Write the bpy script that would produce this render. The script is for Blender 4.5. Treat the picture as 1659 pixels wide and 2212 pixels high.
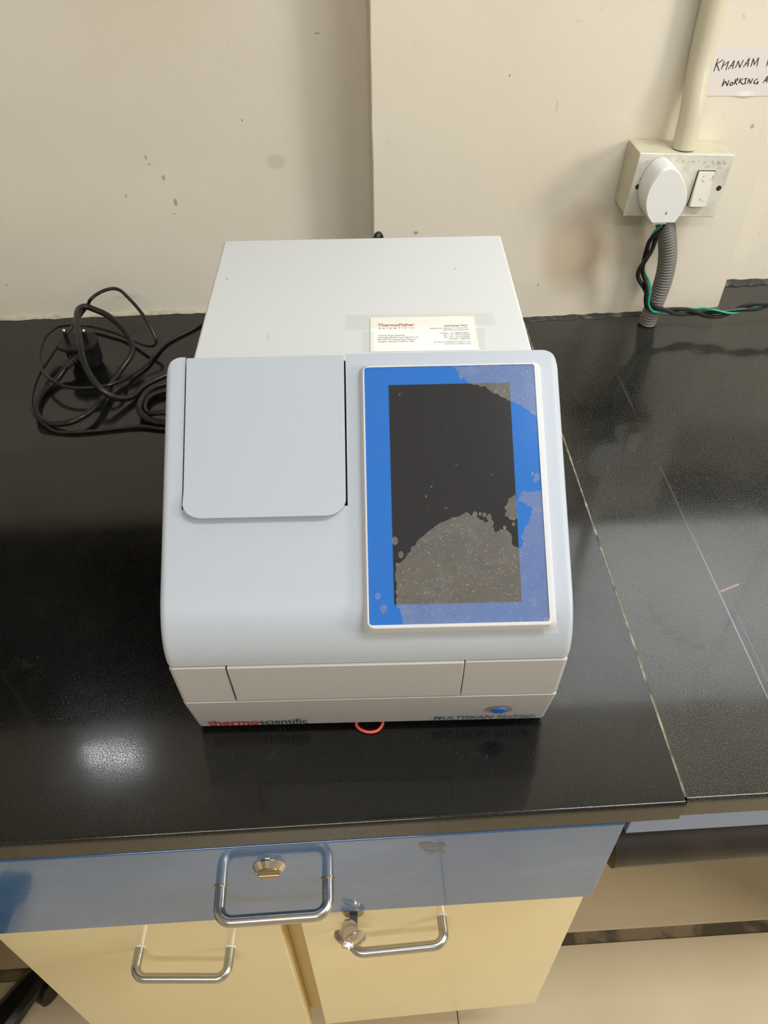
import bpy, bmesh, math, random
from mathutils import Vector, Matrix, noise

for o in list(bpy.data.objects): bpy.data.objects.remove(o)
S = bpy.context.scene
COL = S.collection
random.seed(7)
PI = math.pi

# ---------------------------------------------------------------- camera
cam_d = bpy.data.cameras.new('camera'); cam = bpy.data.objects.new('camera', cam_d); COL.objects.link(cam)
cam_d.sensor_fit = 'HORIZONTAL'; cam_d.sensor_width = 36.0; cam_d.lens = 1710.702/1659*36
cam_d.clip_start = .01; cam_d.clip_end = 50
cam.location = (-.0019, -.2724, .6177); cam.rotation_euler = (.7891, .0105, -.0567)
S.camera = cam

# ---------------------------------------------------------------- world, exposure
W = bpy.data.worlds.new('room_air'); S.world = W; W.use_nodes = True
W.node_tree.nodes['Background'].inputs[0].default_value = (.9, .95, 1, 1)
W.node_tree.nodes['Background'].inputs[1].default_value = .25
vs = S.view_settings
vs.view_transform = 'Standard'; vs.look = 'None'; vs.gamma = 1; vs.use_curve_mapping = False; vs.exposure = 0.12

# ---------------------------------------------------------------- lights (all unseen; the housings and window frame round them are added)
def area(name, loc, target, sx, sy, power, col):
    l = bpy.data.lights.new(name, 'AREA'); l.shape = 'RECTANGLE'; l.size = sx; l.size_y = sy; l.energy = power; l.color = col
    o = bpy.data.objects.new(name, l); COL.objects.link(o); o.location = loc
    o.rotation_euler = (Vector(target)-Vector(loc)).to_track_quat('-Z', 'Y').to_euler()
    return o
area('unseen_overhead_light', (1.15, -.25, 1.93), (1.15, -.25, 0), 1.2, .25, 29, (.93, .97, 1))
area('unseen_overhead_light', (-.4, -1.7, 1.93), (-.4, -1.7, 0), 1.2, .25, 24, (1, .985, .97))  # fill lamp added to brighten the front and the left side
area('daylight_right', (2.35, -.60, .90), (.3, .7, .1), .7, .7, 33, (1, .965, .90))

# ================================================================ helpers
def srgb(r, g, b):
    f = lambda c: (c/255/12.92) if c/255 <= .04045 else ((c/255+.055)/1.055)**2.4
    return (f(r), f(g), f(b), 1)

class Mat:
    def __init__(s, name, col, rough=.5, metal=0, spec=.5, coat=0):
        s.m = bpy.data.materials.new(name); s.m.use_nodes = True; s.t = s.m.node_tree
        s.b = s.t.nodes['Principled BSDF']
        s.b.inputs['Base Color'].default_value = col; s.b.inputs['Roughness'].default_value = rough
        s.b.inputs['Metallic'].default_value = metal; s.b.inputs['Specular IOR Level'].default_value = spec
        s.b.inputs['Coat Weight'].default_value = coat
        s.col = None; s.base = col; s.co = None
    def n(s, typ, **kw):
        nd = s.t.nodes.new(typ)
        for k, v in kw.items(): setattr(nd, k, v)
        return nd
    def link(s, a, b): s.t.links.new(a, b)
    def coord(s, kind='Object'):
        if not s.co: s.co = s.n('ShaderNodeTexCoord')
        return s.co.outputs[kind]
    def noise(s, scale, detail=3, rough=.5, stretch=None):
        n = s.n('ShaderNodeTexNoise'); n.inputs['Scale'].default_value = scale
        n.inputs['Detail'].default_value = detail; n.inputs['Roughness'].default_value = rough
        src = s.coord()
        if stretch:
            mp = s.n('ShaderNodeMapping'); mp.inputs['Scale'].default_value = stretch; s.link(src, mp.inputs[0]); src = mp.outputs[0]
        s.link(src, n.inputs['Vector']); return n.outputs['Fac']
    def ramp(s, fac, a, b, v0=0., v1=1.):
        r = s.n('ShaderNodeMapRange'); r.inputs['From Min'].default_value = a; r.inputs['From Max'].default_value = b
        r.inputs['To Min'].default_value = v0; r.inputs['To Max'].default_value = v1; s.link(fac, r.inputs['Value']); return r.outputs[0]
    def tint(s, fac, col, amt=1.):
        """lay colour col over the present base colour where fac is 1"""
        mx = s.n('ShaderNodeMix', data_type='RGBA')
        if s.col: s.link(s.col, mx.inputs[6])
        else: mx.inputs[6].default_value = s.base
        mx.inputs[7].default_value = col
        if amt != 1:
            q = s.n('ShaderNodeMath', operation='MULTIPLY'); s.link(fac, q.inputs[0]); q.inputs[1].default_value = amt; fac = q.outputs[0]
        s.link(fac, mx.inputs[0]); s.col = mx.outputs[2]; s.link(s.col, s.b.inputs['Base Color']); return s
    def bump(s, fac, strength=.1, dist=.001):
        b = s.n('ShaderNodeBump'); b.inputs['Strength'].default_value = strength; b.inputs['Distance'].default_value = dist
        s.link(fac, b.inputs['Height']); s.link(b.outputs[0], s.b.inputs['Normal']); return s
    def rough(s, fac, a, b, v0, v1):
        s.link(s.ramp(fac, a, b, v0, v1), s.b.inputs['Roughness']); return s
    def spot(s, axes, cx, cy, rx, ry, wob=.35):
        """soft irregular mark centred on (cx, cy) of two object axes"""
        sp = s.n('ShaderNodeSeparateXYZ'); s.link(s.coord(), sp.inputs[0])
        outs = []
        for ax, c, r in ((axes[0], cx, rx), (axes[1], cy, ry)):
            a = s.n('ShaderNodeMath', operation='SUBTRACT'); s.link(sp.outputs[ax], a.inputs[0]); a.inputs[1].default_value = c
            d = s.n('ShaderNodeMath', operation='DIVIDE'); s.link(a.outputs[0], d.inputs[0]); d.inputs[1].default_value = r
            p = s.n('ShaderNodeMath', operation='POWER'); s.link(d.outputs[0], p.inputs[0]); p.inputs[1].default_value = 2
            outs.append(p.outputs[0])
        ad = s.n('ShaderNodeMath', operation='ADD'); s.link(outs[0], ad.inputs[0]); s.link(outs[1], ad.inputs[1])
        nz = s.noise(1/max(min(rx, ry), .0005), 2)
        m = s.n('ShaderNodeMath', operation='MULTIPLY_ADD'); s.link(nz, m.inputs[0]); m.inputs[1].default_value = wob*2; s.link(ad.outputs[0], m.inputs[2])
        return s.ramp(m.outputs[0], 1.3, .6)

def tag(o, label=None, cat=None, group=None, kind=None):
    if label: o['label'] = label
    if cat: o['category'] = cat
    if group: o['group'] = group
    if kind: o['kind'] = kind
    return o
def thing(name, label, cat, loc=(0, 0, 0), rz=0, group=None):
    o = bpy.data.objects.new(name, None); COL.objects.link(o); o.location = loc; o.rotation_euler = (0, 0, rz)
    o.empty_display_size = .05
    return tag(o, label, cat, group)
def base(o):
    v = Vector((0, 0, 0))
    while o: v += o.location; o = o.parent
    return v
def mesh(name, vs_, fs, mat, parent=None, smooth=True, bevel=0, seg=2, local=False, ang=35):
    """one mesh object; coordinates are world unless local"""
    off = Vector((0, 0, 0)) if (local or parent is None) else base(parent)
    me = bpy.data.meshes.new(name); me.from_pydata([tuple(Vector(v)-off) for v in vs_], [], fs); me.validate()
    bm = bmesh.new(); bm.from_mesh(me); bmesh.ops.recalc_face_normals(bm, faces=bm.faces)
    for f in bm.faces: f.smooth = smooth
    bm.to_mesh(me); bm.free()
    if smooth: me.set_sharp_from_angle(angle=math.radians(ang))
    o = bpy.data.objects.new(name, me); COL.objects.link(o)
    if parent: o.parent = parent
    me.materials.append(mat.m if isinstance(mat, Mat) else mat)
    if bevel:
        b = o.modifiers.new('bevel', 'BEVEL'); b.width = bevel; b.segments = seg; b.limit_method = 'ANGLE'; b.angle_limit = math.radians(30)
    if smooth and len(fs) < 20000:
        wn = o.modifiers.new('normals', 'WEIGHTED_NORMAL'); wn.keep_sharp = True; wn.weight = 80
    return o
class G:
    """collects shapes"""
    def __init__(s): s.v = []; s.f = []
    def add(s, v, f):
        k = len(s.v); s.v += [tuple(p) for p in v]; s.f += [[i+k for i in q] for q in f]; return s
    def box(s, a, b, M=None):
        (x0, y0, z0), (x1, y1, z1) = a, b
        v = [Vector(p) for p in ((x0, y0, z0), (x1, y0, z0), (x1, y1, z0), (x0, y1, z0), (x0, y0, z1), (x1, y0, z1), (x1, y1, z1), (x0, y1, z1))]
        if M: v = [M@p for p in v]
        return s.add(v, [(0, 3, 2, 1), (4, 5, 6, 7), (0, 1, 5, 4), (1, 2, 6, 5), (2, 3, 7, 6), (3, 0, 4, 7)])
    def ring(s, rings, cap=True, closed=False):
        n = len(rings[0]); v = [p for r in rings for p in r]; f = []
        m = len(rings)
        for i in range(m if closed else m-1):
            for j in range(n):
                a = i*n+j; b = i*n+(j+1) % n; c = ((i+1) % m)*n+(j+1) % n; d = ((i+1) % m)*n+j
                f.append((a, b, c, d))
        if cap and not closed: f.append(tuple(range(n))[::-1]); f.append(tuple((m-1)*n+j for j in range(n)))
        return s.add(v, f)
    def tube(s, pts, r, seg=10, closed=False, rad=None):
        pts = [Vector(p) for p in pts]; N = len(pts); rings = []
        t0 = (pts[1]-pts[0]).normalized(); up = Vector((0, 0, 1)) if abs(t0.z) < .9 else Vector((1, 0, 0))
        nrm = (up - t0*up.dot(t0)).normalized()
        for i in range(N):
            if closed: t = (pts[(i+1) % N]-pts[i-1]).normalized()
            else: t = (pts[min(i+1, N-1)]-pts[max(i-1, 0)]).normalized()
            nrm = (nrm - t*nrm.dot(t)).normalized(); bi = t.cross(nrm)
            rr = rad(i) if rad else r
            rings.append([pts[i]+(nrm*math.cos(a)+bi*math.sin(a))*rr for a in [2*PI*k/seg for k in range(seg)]])
        return s.ring(rings, closed=closed)
    def lathe(s, prof, M=None, seg=32):
        """prof: (radius, height) about local z"""
        rings = []
        for r, h in prof:
            q = [Vector((r*math.cos(2*PI*k/seg), r*math.sin(2*PI*k/seg), h)) for k in range(seg)]
            rings.append([M@p for p in q] if M else q)
        return s.ring(rings)
    def prism(s, poly, n):
        """polygon of 3D points pushed along vector n"""
        poly = [Vector(p) for p in poly]; n = Vector(n); k = len(poly)
        v = poly+[p+n for p in poly]
        f = [tuple(range(k))[::-1], tuple(range(k, 2*k))]+[(i, (i+1) % k, (i+1) % k+k, i+k) for i in range(k)]
        return s.add(v, f)
    def out(s, name, mat, parent=None, **kw): return mesh(name, s.v, s.f, mat, parent, **kw)
def smooth_path(pts, n=6, closed=False):
    """centripetal-like Catmull-Rom"""
    P = [Vector(p) for p in pts]; out = []
    m = len(P)
    rng = range(m) if closed else range(m-1)
    for i in rng:
        g = (lambda k: P[k % m]) if closed else (lambda k: P[max(0, min(m-1, k))])
        a, b, c, d = g(i-1), g(i), g(i+1), g(i+2)
        for k in range(n):
            t = k/n
            out.append(.5*((2*b)+(c-a)*t+(2*a-5*b+4*c-d)*t*t+(3*b-a-3*c+d)*t**3))
    if not closed: out.append(P[-1])
    return out
def resample(pts, step):
    P = [Vector(p) for p in pts]; out = [P[0]]; acc = 0
    for a, b in zip(P, P[1:]):
        L_ = (b-a).length; d = step-acc
        while d <= L_: out.append(a.lerp(b, d/L_)); d += step
        acc = L_-(d-step)
    return out
def round_path(pts, r, n=6):
    P = [Vector(p) for p in pts]; out = [P[0]]
    for i in range(1, len(P)-1):
        a = (P[i-1]-P[i]).normalized(); b = (P[i+1]-P[i]).normalized()
        p0 = P[i]+a*r; p1 = P[i]+b*r; c = P[i]+a*r+b*r
        for k in range(n+1):
            t = k/n*PI/2; out.append(c - b*r*math.cos(t) - a*r*math.sin(t))
    out.append(P[-1]); return out
def rrect(x0, y0, x1, y1, r, n=6):
    out = []
    for cx, cy, a0 in ((x1-r, y1-r, 0), (x0+r, y1-r, 90), (x0+r, y0+r, 180), (x1-r, y0+r, 270)):
        for k in range(n+1):
            a = math.radians(a0+90*k/n); out.append((cx+r*math.cos(a), cy+r*math.sin(a)))
    return out
def text(name, body, mat, parent, org, u, v, width, height, align='L', bold=0, shear=0, local=True, lift=.00012, spacing=1):
    """flat lettering: org = left (or right) end of the base line, u/v = right/up unit vectors, fitted to width x height"""
    cu = bpy.data.curves.new(name, 'FONT'); cu.body = body; cu.size = 1; cu.offset = bold; cu.shear = shear; cu.resolution_u = 3; cu.space_character = spacing
    tmp = bpy.data.objects.new(name, cu); COL.objects.link(tmp)
    dg = bpy.context.evaluated_depsgraph_get(); me = bpy.data.meshes.new_from_object(tmp.evaluated_get(dg))
    bpy.data.objects.remove(tmp)
    xs = [q.co.x for q in me.vertices]; ys = [q.co.y for q in me.vertices]
    x0, x1 = min(xs), max(xs); y1 = max(ys)
    u = Vector(u).normalized(); v = Vector(v).normalized(); n = u.cross(v).normalized()
    org = Vector(org) - (Vector((0, 0, 0)) if local else base(parent))
    sx = width/(x1-x0); sy = height/y1
    for q in me.vertices:
        xx = (q.co.x-x0)*sx - (width if align == 'R' else 0)
        q.co = org+u*xx+v*(q.co.y*sy)+n*lift
    o = bpy.data.objects.new(name, me); COL.objects.link(o); o.parent = parent
    me.materials.clear(); me.materials.append(mat.m); return o

# ================================================================ materials
wall_m = Mat('wall_paint', srgb(226, 219, 204), .42, spec=.3)
wall_m.tint(wall_m.ramp(wall_m.noise(2.2, 4), .42, .72), srgb(214, 199, 178), .5)
wall_m.tint(wall_m.ramp(wall_m.noise(9, 5, .6), .5, .78), srgb(231, 225, 208), .5)
wall_m.tint(wall_m.ramp(wall_m.noise(60, 4, .6), .66, .74), srgb(190, 175, 150), .45)
wall_m.bump(wall_m.noise(45, 6, .6, (1, 1, .35)), .25, .002)
left_wall_m = Mat('wall_paint_left', srgb(232, 226, 212), .42, spec=.3)
left_wall_m.tint(left_wall_m.ramp(left_wall_m.noise(2.2, 4), .42, .72), srgb(210, 199, 180), .5)
for x, z, rx, rz, a in ((-.2536, .2256, .0024, .0034, .6), (-.2508, .2167, .0022, .002, .5), (-.2365, .199, .0028, .0042, .6), (-.2906, .1769, .0022, .003, .5),
                        (-.2272, .1659, .003, .0065, .65), (-.2316, .1501, .0012, .0014, .9), (-.0879, .2145, .015, .012, .22), (-.1242, .267, .0012, .002, .8), (-.0233, .3611, .004, .0008, .9), (-.4892, .0552, .0012, .002, .8)):
    left_wall_m.tint(left_wall_m.spot((0, 2), x, z, rx, rz), srgb(140, 122, 92), a)
left_wall_m.tint(left_wall_m.ramp(left_wall_m.noise(9, 5, .6), .5, .78), srgb(228, 222, 206), .4)
left_wall_m.bump(left_wall_m.noise(40, 6, .6, (1, 1, .35)), .25, .002)
pillar_m = Mat('wall_paint_pillar', srgb(228, 221, 205), .42, spec=.3)
pillar_m.tint(pillar_m.ramp(pillar_m.noise(3, 4), .42, .72), srgb(219, 203, 180), .5)
for x, z, rx, rz, a in ((.0924, .1388, .004, .003, .8), (.1995, .326, .0014, .002, .8), (.2607, .29, .002, .008, .25), (.5126, .2579, .003, .0035, .7), (.31, .105, .055, .08, .35), (.268, .054, .0018, .003, .6)):
    pillar_m.tint(pillar_m.spot((0, 2), x, z, rx, rz), srgb(176, 132, 84), a)
pillar_m.tint(pillar_m.ramp(pillar_m.noise(60, 4, .6), .68, .76), srgb(190, 175, 150), .4)
pillar_m.bump(pillar_m.noise(50, 6, .6, (1.6, 1, .6)), .16, .002)

def granite(name, scr):
    m = Mat(name, srgb(11, 12, 12), .1, spec=.6)
    m.tint(m.ramp(m.noise(7, 6, .65), .45, .8), srgb(32, 32, 31), .45)          # wiped dust film
    m.tint(m.ramp(m.noise(900, 2, .5), .60, .72), srgb(90, 90, 86), .25)       # grain of the stone
    m.tint(m.ramp(m.noise(520, 2, .5), .74, .79), srgb(190, 190, 184), .5)       # dust specks
    if scr:
        m.tint(m.ramp(m.noise(800, 3, .6), .52, .68), srgb(120, 120, 112), .45)  # right slab greyer: dust and the hazy reflection both put into the colour
        m.tint(m.ramp(m.noise(3.2, 5, .6), .35, .62), srgb(58, 58, 54), .5)
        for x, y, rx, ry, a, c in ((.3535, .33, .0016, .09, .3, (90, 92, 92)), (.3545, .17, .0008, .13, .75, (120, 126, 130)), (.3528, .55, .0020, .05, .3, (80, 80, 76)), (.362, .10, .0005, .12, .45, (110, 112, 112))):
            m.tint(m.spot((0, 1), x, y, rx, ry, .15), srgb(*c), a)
    m.tint(m.ramp(m.noise(26, 6, .7), .62, .68), srgb(56, 54, 50), .25)
    q = m.n('ShaderNodeMath', operation='MULTIPLY_ADD'); m.link(m.ramp(m.noise(1100, 2, .6), .45, .65), q.inputs[0]); q.inputs[1].default_value = .22
    m.link(m.ramp(m.noise(8, 6, .65), .4, .7, .05, .14), q.inputs[2]); m.link(q.outputs[0], m.b.inputs['Roughness'])
    return m
granite_l = granite('black_granite_left', False); granite_r = granite('black_granite_right', True)
for x, y, rx, ry in ((.281, .20, .006, .010), (.283, .185, .007, .010), (.288, .170, .009, .008), (.298, .158, .011, .007), (.311, .150, .010, .007)):
    granite_r.tint(granite_r.spot((0, 1), x, y, rx, ry, .5), srgb(18, 18, 17), .75)
for k in range(9):
    granite_r.tint(granite_r.spot((0, 1), .3575+.0024*k, .2145+.0009*k, .0012, .0017, .6), srgb(222, 150, 140), .9)
granite_l.tint(granite_l.spot((0, 1), -.36, .555, .22, .12, .9), srgb(62, 60, 54), .32)
granite_l.tint(granite_l.ramp(granite_l.noise(38, 7, .8), .48, .60), srgb(13, 13, 13), .7)
grout_m = Mat('seam_filler', srgb(92, 90, 78), .9); grout_m.tint(grout_m.ramp(grout_m.noise(60, 5), .40, .62), srgb(172, 166, 142), .8)
plaster_m = Mat('rough_plaster', srgb(200, 192, 172), .9); plaster_m.tint(plaster_m.ramp(plaster_m.noise(60, 4), .45, .7), srgb(150, 140, 118), .7); plaster_m.bump(plaster_m.noise(90, 5), .8, .003)
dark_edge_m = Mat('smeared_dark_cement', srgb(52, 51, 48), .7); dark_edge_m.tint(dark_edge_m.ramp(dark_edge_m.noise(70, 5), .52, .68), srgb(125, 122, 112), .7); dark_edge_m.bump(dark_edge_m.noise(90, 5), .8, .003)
floor_m = Mat('cream_floor_tile', srgb(210, 194, 162), .22, spec=.4)
floor_m.tint(floor_m.ramp(floor_m.noise(5, 4), .4, .7), srgb(190, 168, 134), .45)
floor_m.tint(floor_m.ramp(floor_m.noise(40, 4, .6), .71, .74), srgb(110, 84, 58), .8)
floor_grout_m = Mat('dirty_grout', srgb(82, 76, 60), .9); floor_grout_m.tint(floor_grout_m.ramp(floor_grout_m.noise(22, 5), .45, .6), srgb(140, 122, 96), .9)
ceil_m = Mat('ceiling_paint', srgb(235, 233, 226), .8)
body_m = Mat('light_grey_plastic', srgb(176, 184, 195), .42, spec=.45); body_m.bump(body_m.noise(1500, 2), .12, .0003)
band_m = Mat('light_grey_plastic_band', srgb(182, 182, 182), .45, spec=.4); band_m.bump(band_m.noise(1500, 2), .1, .0003)
rear_m = Mat('off_white_painted_sheet', srgb(206, 209, 210), .45, spec=.4)
rear_m.tint(rear_m.ramp(rear_m.noise(60, 5, .7, (1, .4, 1)), .62, .75), srgb(205, 203, 194), .5)
rear_m.tint(rear_m.spot((0, 1), -.1275, .4142, .0016, .0008, .3), srgb(60, 56, 50), .9)
rear_m.tint(rear_m.spot((0, 1), .088, .425, .0012, .0009, .3), srgb(90, 84, 76), .9)
rear_m.tint(rear_m.spot((0, 1), -.0805, .313, .0016, .007, .6), srgb(185, 180, 165), .8)
dark_m = Mat('dark_gap', srgb(14, 14, 15), .7)
bezel_m = Mat('pale_plastic_rim', srgb(202, 204, 208), .35)
blue_m = Mat('blue_glass_border', srgb(37, 106, 190), .12, spec=.5)
disp_m = Mat('dark_display_glass', srgb(38, 39, 44), .13, spec=.5)
disp_m.tint(disp_m.ramp(disp_m.noise(220, 3), .72, .76), srgb(120, 120, 118), .6)
button_m = Mat('blue_button', srgb(40, 112, 200), .35)
dish_m = Mat('button_dish', srgb(150, 146, 138), .35)
red_m = Mat('red_print', srgb(205, 40, 45), .5); blk_m = Mat('black_print', srgb(32, 30, 32), .5)
slate_m = Mat('slate_blue_print', srgb(78, 100, 128), .5); maroon_m = Mat('maroon_print', srgb(176, 22, 52), .5)
ink_m = Mat('black_marker', srgb(34, 20, 26), .5); pencil_m = Mat('pencil', srgb(176, 172, 162), .7); bluei_m = Mat('blue_ink', srgb(62, 92, 160), .6)
card_m = Mat('white_card', srgb(240, 240, 234), .5); paper_m = Mat('greyish_paper', srgb(226, 219, 216), .6)
cord_m = Mat('black_rubber', srgb(24, 24, 25), .34, spec=.5)
relief_m = Mat('grey_black_rubber', srgb(44, 44, 47), .6)
plugb_m = Mat('black_plug_plastic', srgb(20, 20, 21), .5)
pin_m = Mat('nickel_pin', srgb(225, 220, 205), .2, metal=1)
steel_m = Mat('brushed_steel', srgb(186, 186, 184), .24, metal=1)
steel_m.bump(steel_m.noise(900, 2, .5, (.05, 1, 1)), .08, .0002)
chrome_m = Mat('chrome', srgb(215, 210, 200), .1, metal=1)
brass_m = Mat('nickel_brass', srgb(176, 160, 130), .28, metal=1)
keym = Mat('nickel_key', srgb(205, 196, 184), .25, metal=1)
drawer_m = Mat('blue_laminate', srgb(50, 98, 150), .13, spec=.6, coat=.75); drawer_m.b.inputs['Coat Roughness'].default_value = .04
drawer_m.tint(drawer_m.ramp(drawer_m.noise(8, 5, .6, (1, 1, 2)), .5, .75), srgb(92, 124, 168), .5)
drawer_m.tint(drawer_m.ramp(drawer_m.noise(30, 4, .6, (.5, 1, 2.5)), .66, .72), srgb(120, 124, 130), .45)
drawer_m.rough(drawer_m.noise(14, 5), .4, .7, .1, .22)
door_m = Mat('cream_laminate', srgb(240, 226, 180), .2, spec=.45); door_m.tint(door_m.ramp(door_m.noise(4, 4), .4, .7), srgb(230, 214, 166), .5)
edge_m = Mat('cream_edge_band', srgb(236, 214, 160), .4); carc_m = Mat('carcass_board', srgb(205, 178, 122), .5)
blkw_m = Mat('dark_wood', srgb(36, 30, 26), .95, spec=.05)
fascia_m = Mat('blue_grey_rail', srgb(122, 142, 178), .3)
frame_m = Mat('dark_steel_frame', srgb(40, 36, 33), .4); frame_m.tint(frame_m.ramp(frame_m.noise(12, 4), .5, .7), srgb(62, 54, 48), .6)
blkp_m = Mat('black_base_plastic', srgb(14, 14, 13), .35)
box_m = Mat('yellowed_box_plastic', srgb(208, 203, 178), .45); box_m.tint(box_m.ramp(box_m.noise(40, 5), .5, .7), srgb(188, 180, 142), .6)
plate_m = Mat('aged_switch_plate', srgb(216, 213, 202), .35); plate_m.tint(plate_m.ramp(plate_m.noise(50, 5), .5, .72), srgb(190, 184, 166), .7)
white_m = Mat('white_plastic', srgb(232, 232, 230), .35)
rock_m = Mat('dirty_white_switch', srgb(226, 222, 212), .4); rock_m.tint(rock_m.ramp(rock_m.noise(160, 3), .62, .68), srgb(140, 120, 92), .6)
pvc_m = Mat('cream_pvc', srgb(208, 202, 178), .32, spec=.5); pvc_m.bump(pvc_m.noise(14, 3, .5, (1, 1, .4)), .3, .003)
grey_m = Mat('grey_corrugated_pvc', srgb(112, 110, 104), .5)
green_m = Mat('green_wire', srgb(20, 168, 122), .4)
rubber_red = Mat('coral_rubber', srgb(222, 92, 80), .5)

def clear(name, col, alpha, rough):
    m = Mat(name, col, rough); m.b.inputs['Alpha'].default_value = alpha; return m
tape_m = clear('clear_tape', srgb(222, 220, 206), .10, .2)
film_m = clear('hazy_film', srgb(165, 160, 150), .36, .3)
film_m.tint(film_m.ramp(film_m.noise(800, 3, .6), .64, .70), srgb(225, 225, 220), .6); film_m.tint(film_m.ramp(film_m.noise(60, 6, .8), .5, .62), srgb(205, 205, 200), .35); film_m.tint(film_m.ramp(film_m.noise(90, 5, .7), .45, .7), srgb(140, 138, 132), .6)  # bright specks put the sparkle of the film into its colour
film_m.link(film_m.ramp(film_m.noise(800, 3, .6), .56, .72, .27, .50), film_m.b.inputs['Alpha'])
glass_m = Mat('window_glass_lit', srgb(220, 230, 240), .3)
glass_m.b.inputs['Emission Color'].default_value = (1, 1, .97, 1); glass_m.b.inputs['Emission Strength'].default_value = 2.0
tube_m = Mat('lit_tube', (1, 1, 1, 1), .3); tube_m.b.inputs['Emission Color'].default_value = (.93, .96, 1, 1); tube_m.b.inputs['Emission Strength'].default_value = 19

# ================================================================ room
FZ = -.85; CZ = 2.0
def struct(o): o['kind'] = 'structure'; return o
fl = struct(G().box((-2.6, -3.5, FZ-.1), (2.6, 1.0, FZ-.004)).out('floor', floor_grout_m, smooth=False))
g = 0
for i, x in enumerate((-2.28, -1.08, .12, 1.32)):
    for y in (-3.45, -2.85, -2.25, -1.65, -1.05, -.45, .165, .77):
        x1 = min(x+1.1985, 2.6); y1 = min(y+(.597 if y != -.45 else .595), .9)
        G().box((x, y, FZ-.004), (x1, y1, FZ)).out('tile', floor_m, fl, smooth=False, bevel=.0008, seg=1, local=True)
struct(G().box((-2.6, -3.5, CZ), (2.6, 1.0, CZ+.1)).out('ceiling', ceil_m, smooth=False))
struct(G().box((-2.7, .7915, FZ), (.0357, 1.0, CZ)).out('wall_back_left', left_wall_m, smooth=False))
struct(G().box((.5448, .816, FZ), (2.7, 1.0, CZ)).out('wall_back_right', wall_m, smooth=False))
pg = G(); c0, c1 = (.0357, .7316), (.5448, .7316+.0203*.5091)
# pillar with slightly wavy hand-plastered corners
rings = []
for k in range(60):
    z = FZ+(CZ-FZ)*k/59.0
    if k and k < 59: z = (-.01+.022*(k-1)) if k < 30 else (.628+(CZ-.63)*(k-30)/29)
    w = lambda s: .0012*noise.noise(Vector((s, 3.1, z*16)))+.0006*noise.noise(Vector((s, 9.1, z*60)))
    rings.append([(c0[0]+w(1), c0[1]+.002, z), (c0[0]+.003+w(1), c0[1], z), (c1[0]-.003+w(5), c1[1], z), (c1[0]+w(5), c1[1]+.003, z), (c1[0], .95, z), (c0[0], .95, z)])
struct(pg.ring(rings).out('wall_pillar', pillar_m, ang=60))
struct(G().box((-2.7, -3.5, FZ), (-2.6, 1.0, CZ)).out('wall_left', wall_m, smooth=False))
struct(G().box((2.40, -3.5, FZ), (2.7, 1.0, CZ)).out('wall_right', wall_m, smooth=False))
struct(G().box((-2.7, -3.6, FZ), (2.7, -3.5, CZ)).out('wall_front', wall_m, smooth=False))
def ragged(name, x0, x1, y, d, h, mat, ydir=-1, slope=0, n=160, seed=0):
    """uneven bead of mortar along the foot of a wall"""
    v = []; f = []
    for i in range(n+1):
        x = x0+(x1-x0)*i/n; yy = y+slope*(x-x0)
        a = d*(.75+.5*noise.noise(Vector((x*40, seed, 0)))+.3*noise.noise(Vector((x*130, seed, 5)))); b = h*(.8+.5*noise.noise(Vector((x*60, seed, 9))))
        v += [(x, yy+.004, .0002), (x, yy-a, .0002), (x, yy-a*.9, b*.5), (x, yy-a*.4, b), (x, yy+.004, b*1.3)]
    for i in range(n):
        for j in range(4): k = i*5+j; f.append((k, k+1, k+6, k+5))
    return struct(mesh(name, v, f, mat, smooth=True, ang=80))
ragged('trim_1', -1.2, .0357, .7915, .006, .005, plaster_m, seed=1)
ragged('trim_2', .0357, .5448, .7316, .012, .003, dark_edge_m, slope=.0203, seed=2)
ragged('trim_3', .5448, 1.3, .816, .014, .006, dark_edge_m, seed=3)
# lit window above the bench on the right and a tube light on the wall, both seen only as reflections in the stone
wn = struct(G().box((.30, .724, .425), (1.26, .730, 1.06)).out('window_1', white_m, smooth=False))
for x0, x1 in ((.31, .775), (.785, 1.25)):
    G().box((x0, .719, .435), (x1, .7235, 1.05)).out('pane', glass_m, wn, smooth=False)
for y, lab in ((-.25, 'added white ceiling light housing above the bench'), (-1.7, 'added white housing for the fill lamp in the middle of the room')):
    ch = G(); x_ = 1.15 if y > -1 else -.4
    ch.box((x_-.64, y-.16, 1.945), (x_+.64, y+.16, 1.9995))  # unseen housings added round the overhead lamps
    for sy in (-1, 1): ch.box((x_-.64, y+sy*.15-.01, 1.925), (x_+.64, y+sy*.15+.01, 1.945))
    tag(ch.out('added_light_housing', white_m, smooth=False), lab, 'light')
w2 = struct(G().box((2.36, -1.02, .48), (2.40, -.18, .53)).out('added_window', white_m, smooth=False))  # unseen window frame added to go with the daylight lamp on the right
for a_, b_ in (((2.36, -1.02, 1.27), (2.40, -.18, 1.32)), ((2.36, -1.02, .53), (2.40, -.97, 1.27)), ((2.36, -.23, .53), (2.40, -.18, 1.27))): G().box(a_, b_).out('window_frame', white_m, w2, smooth=False)
nb = thing('wall_board', 'dark wall board in two panels above the left worktop', 'board', (-.8, .79, .46))
for x in (-1.60, -.80): G().box((x, .765, .45), (x+.775, .7905, 1.10)).out('panel', blkw_m, nb, bevel=.002)
tl = thing('wall_lamp', 'small square white lamp mounted above the dark wall board', 'light', (-.65, .775, 1.20))
G().box((-.735, .765, 1.185), (-.575, .79, 1.305)).out('housing', white_m, tl, bevel=.003)
G().box((-.72, .760, 1.20), (-.59, .766, 1.29)).out('lamp_panel', tube_m, tl, bevel=.002)

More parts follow.
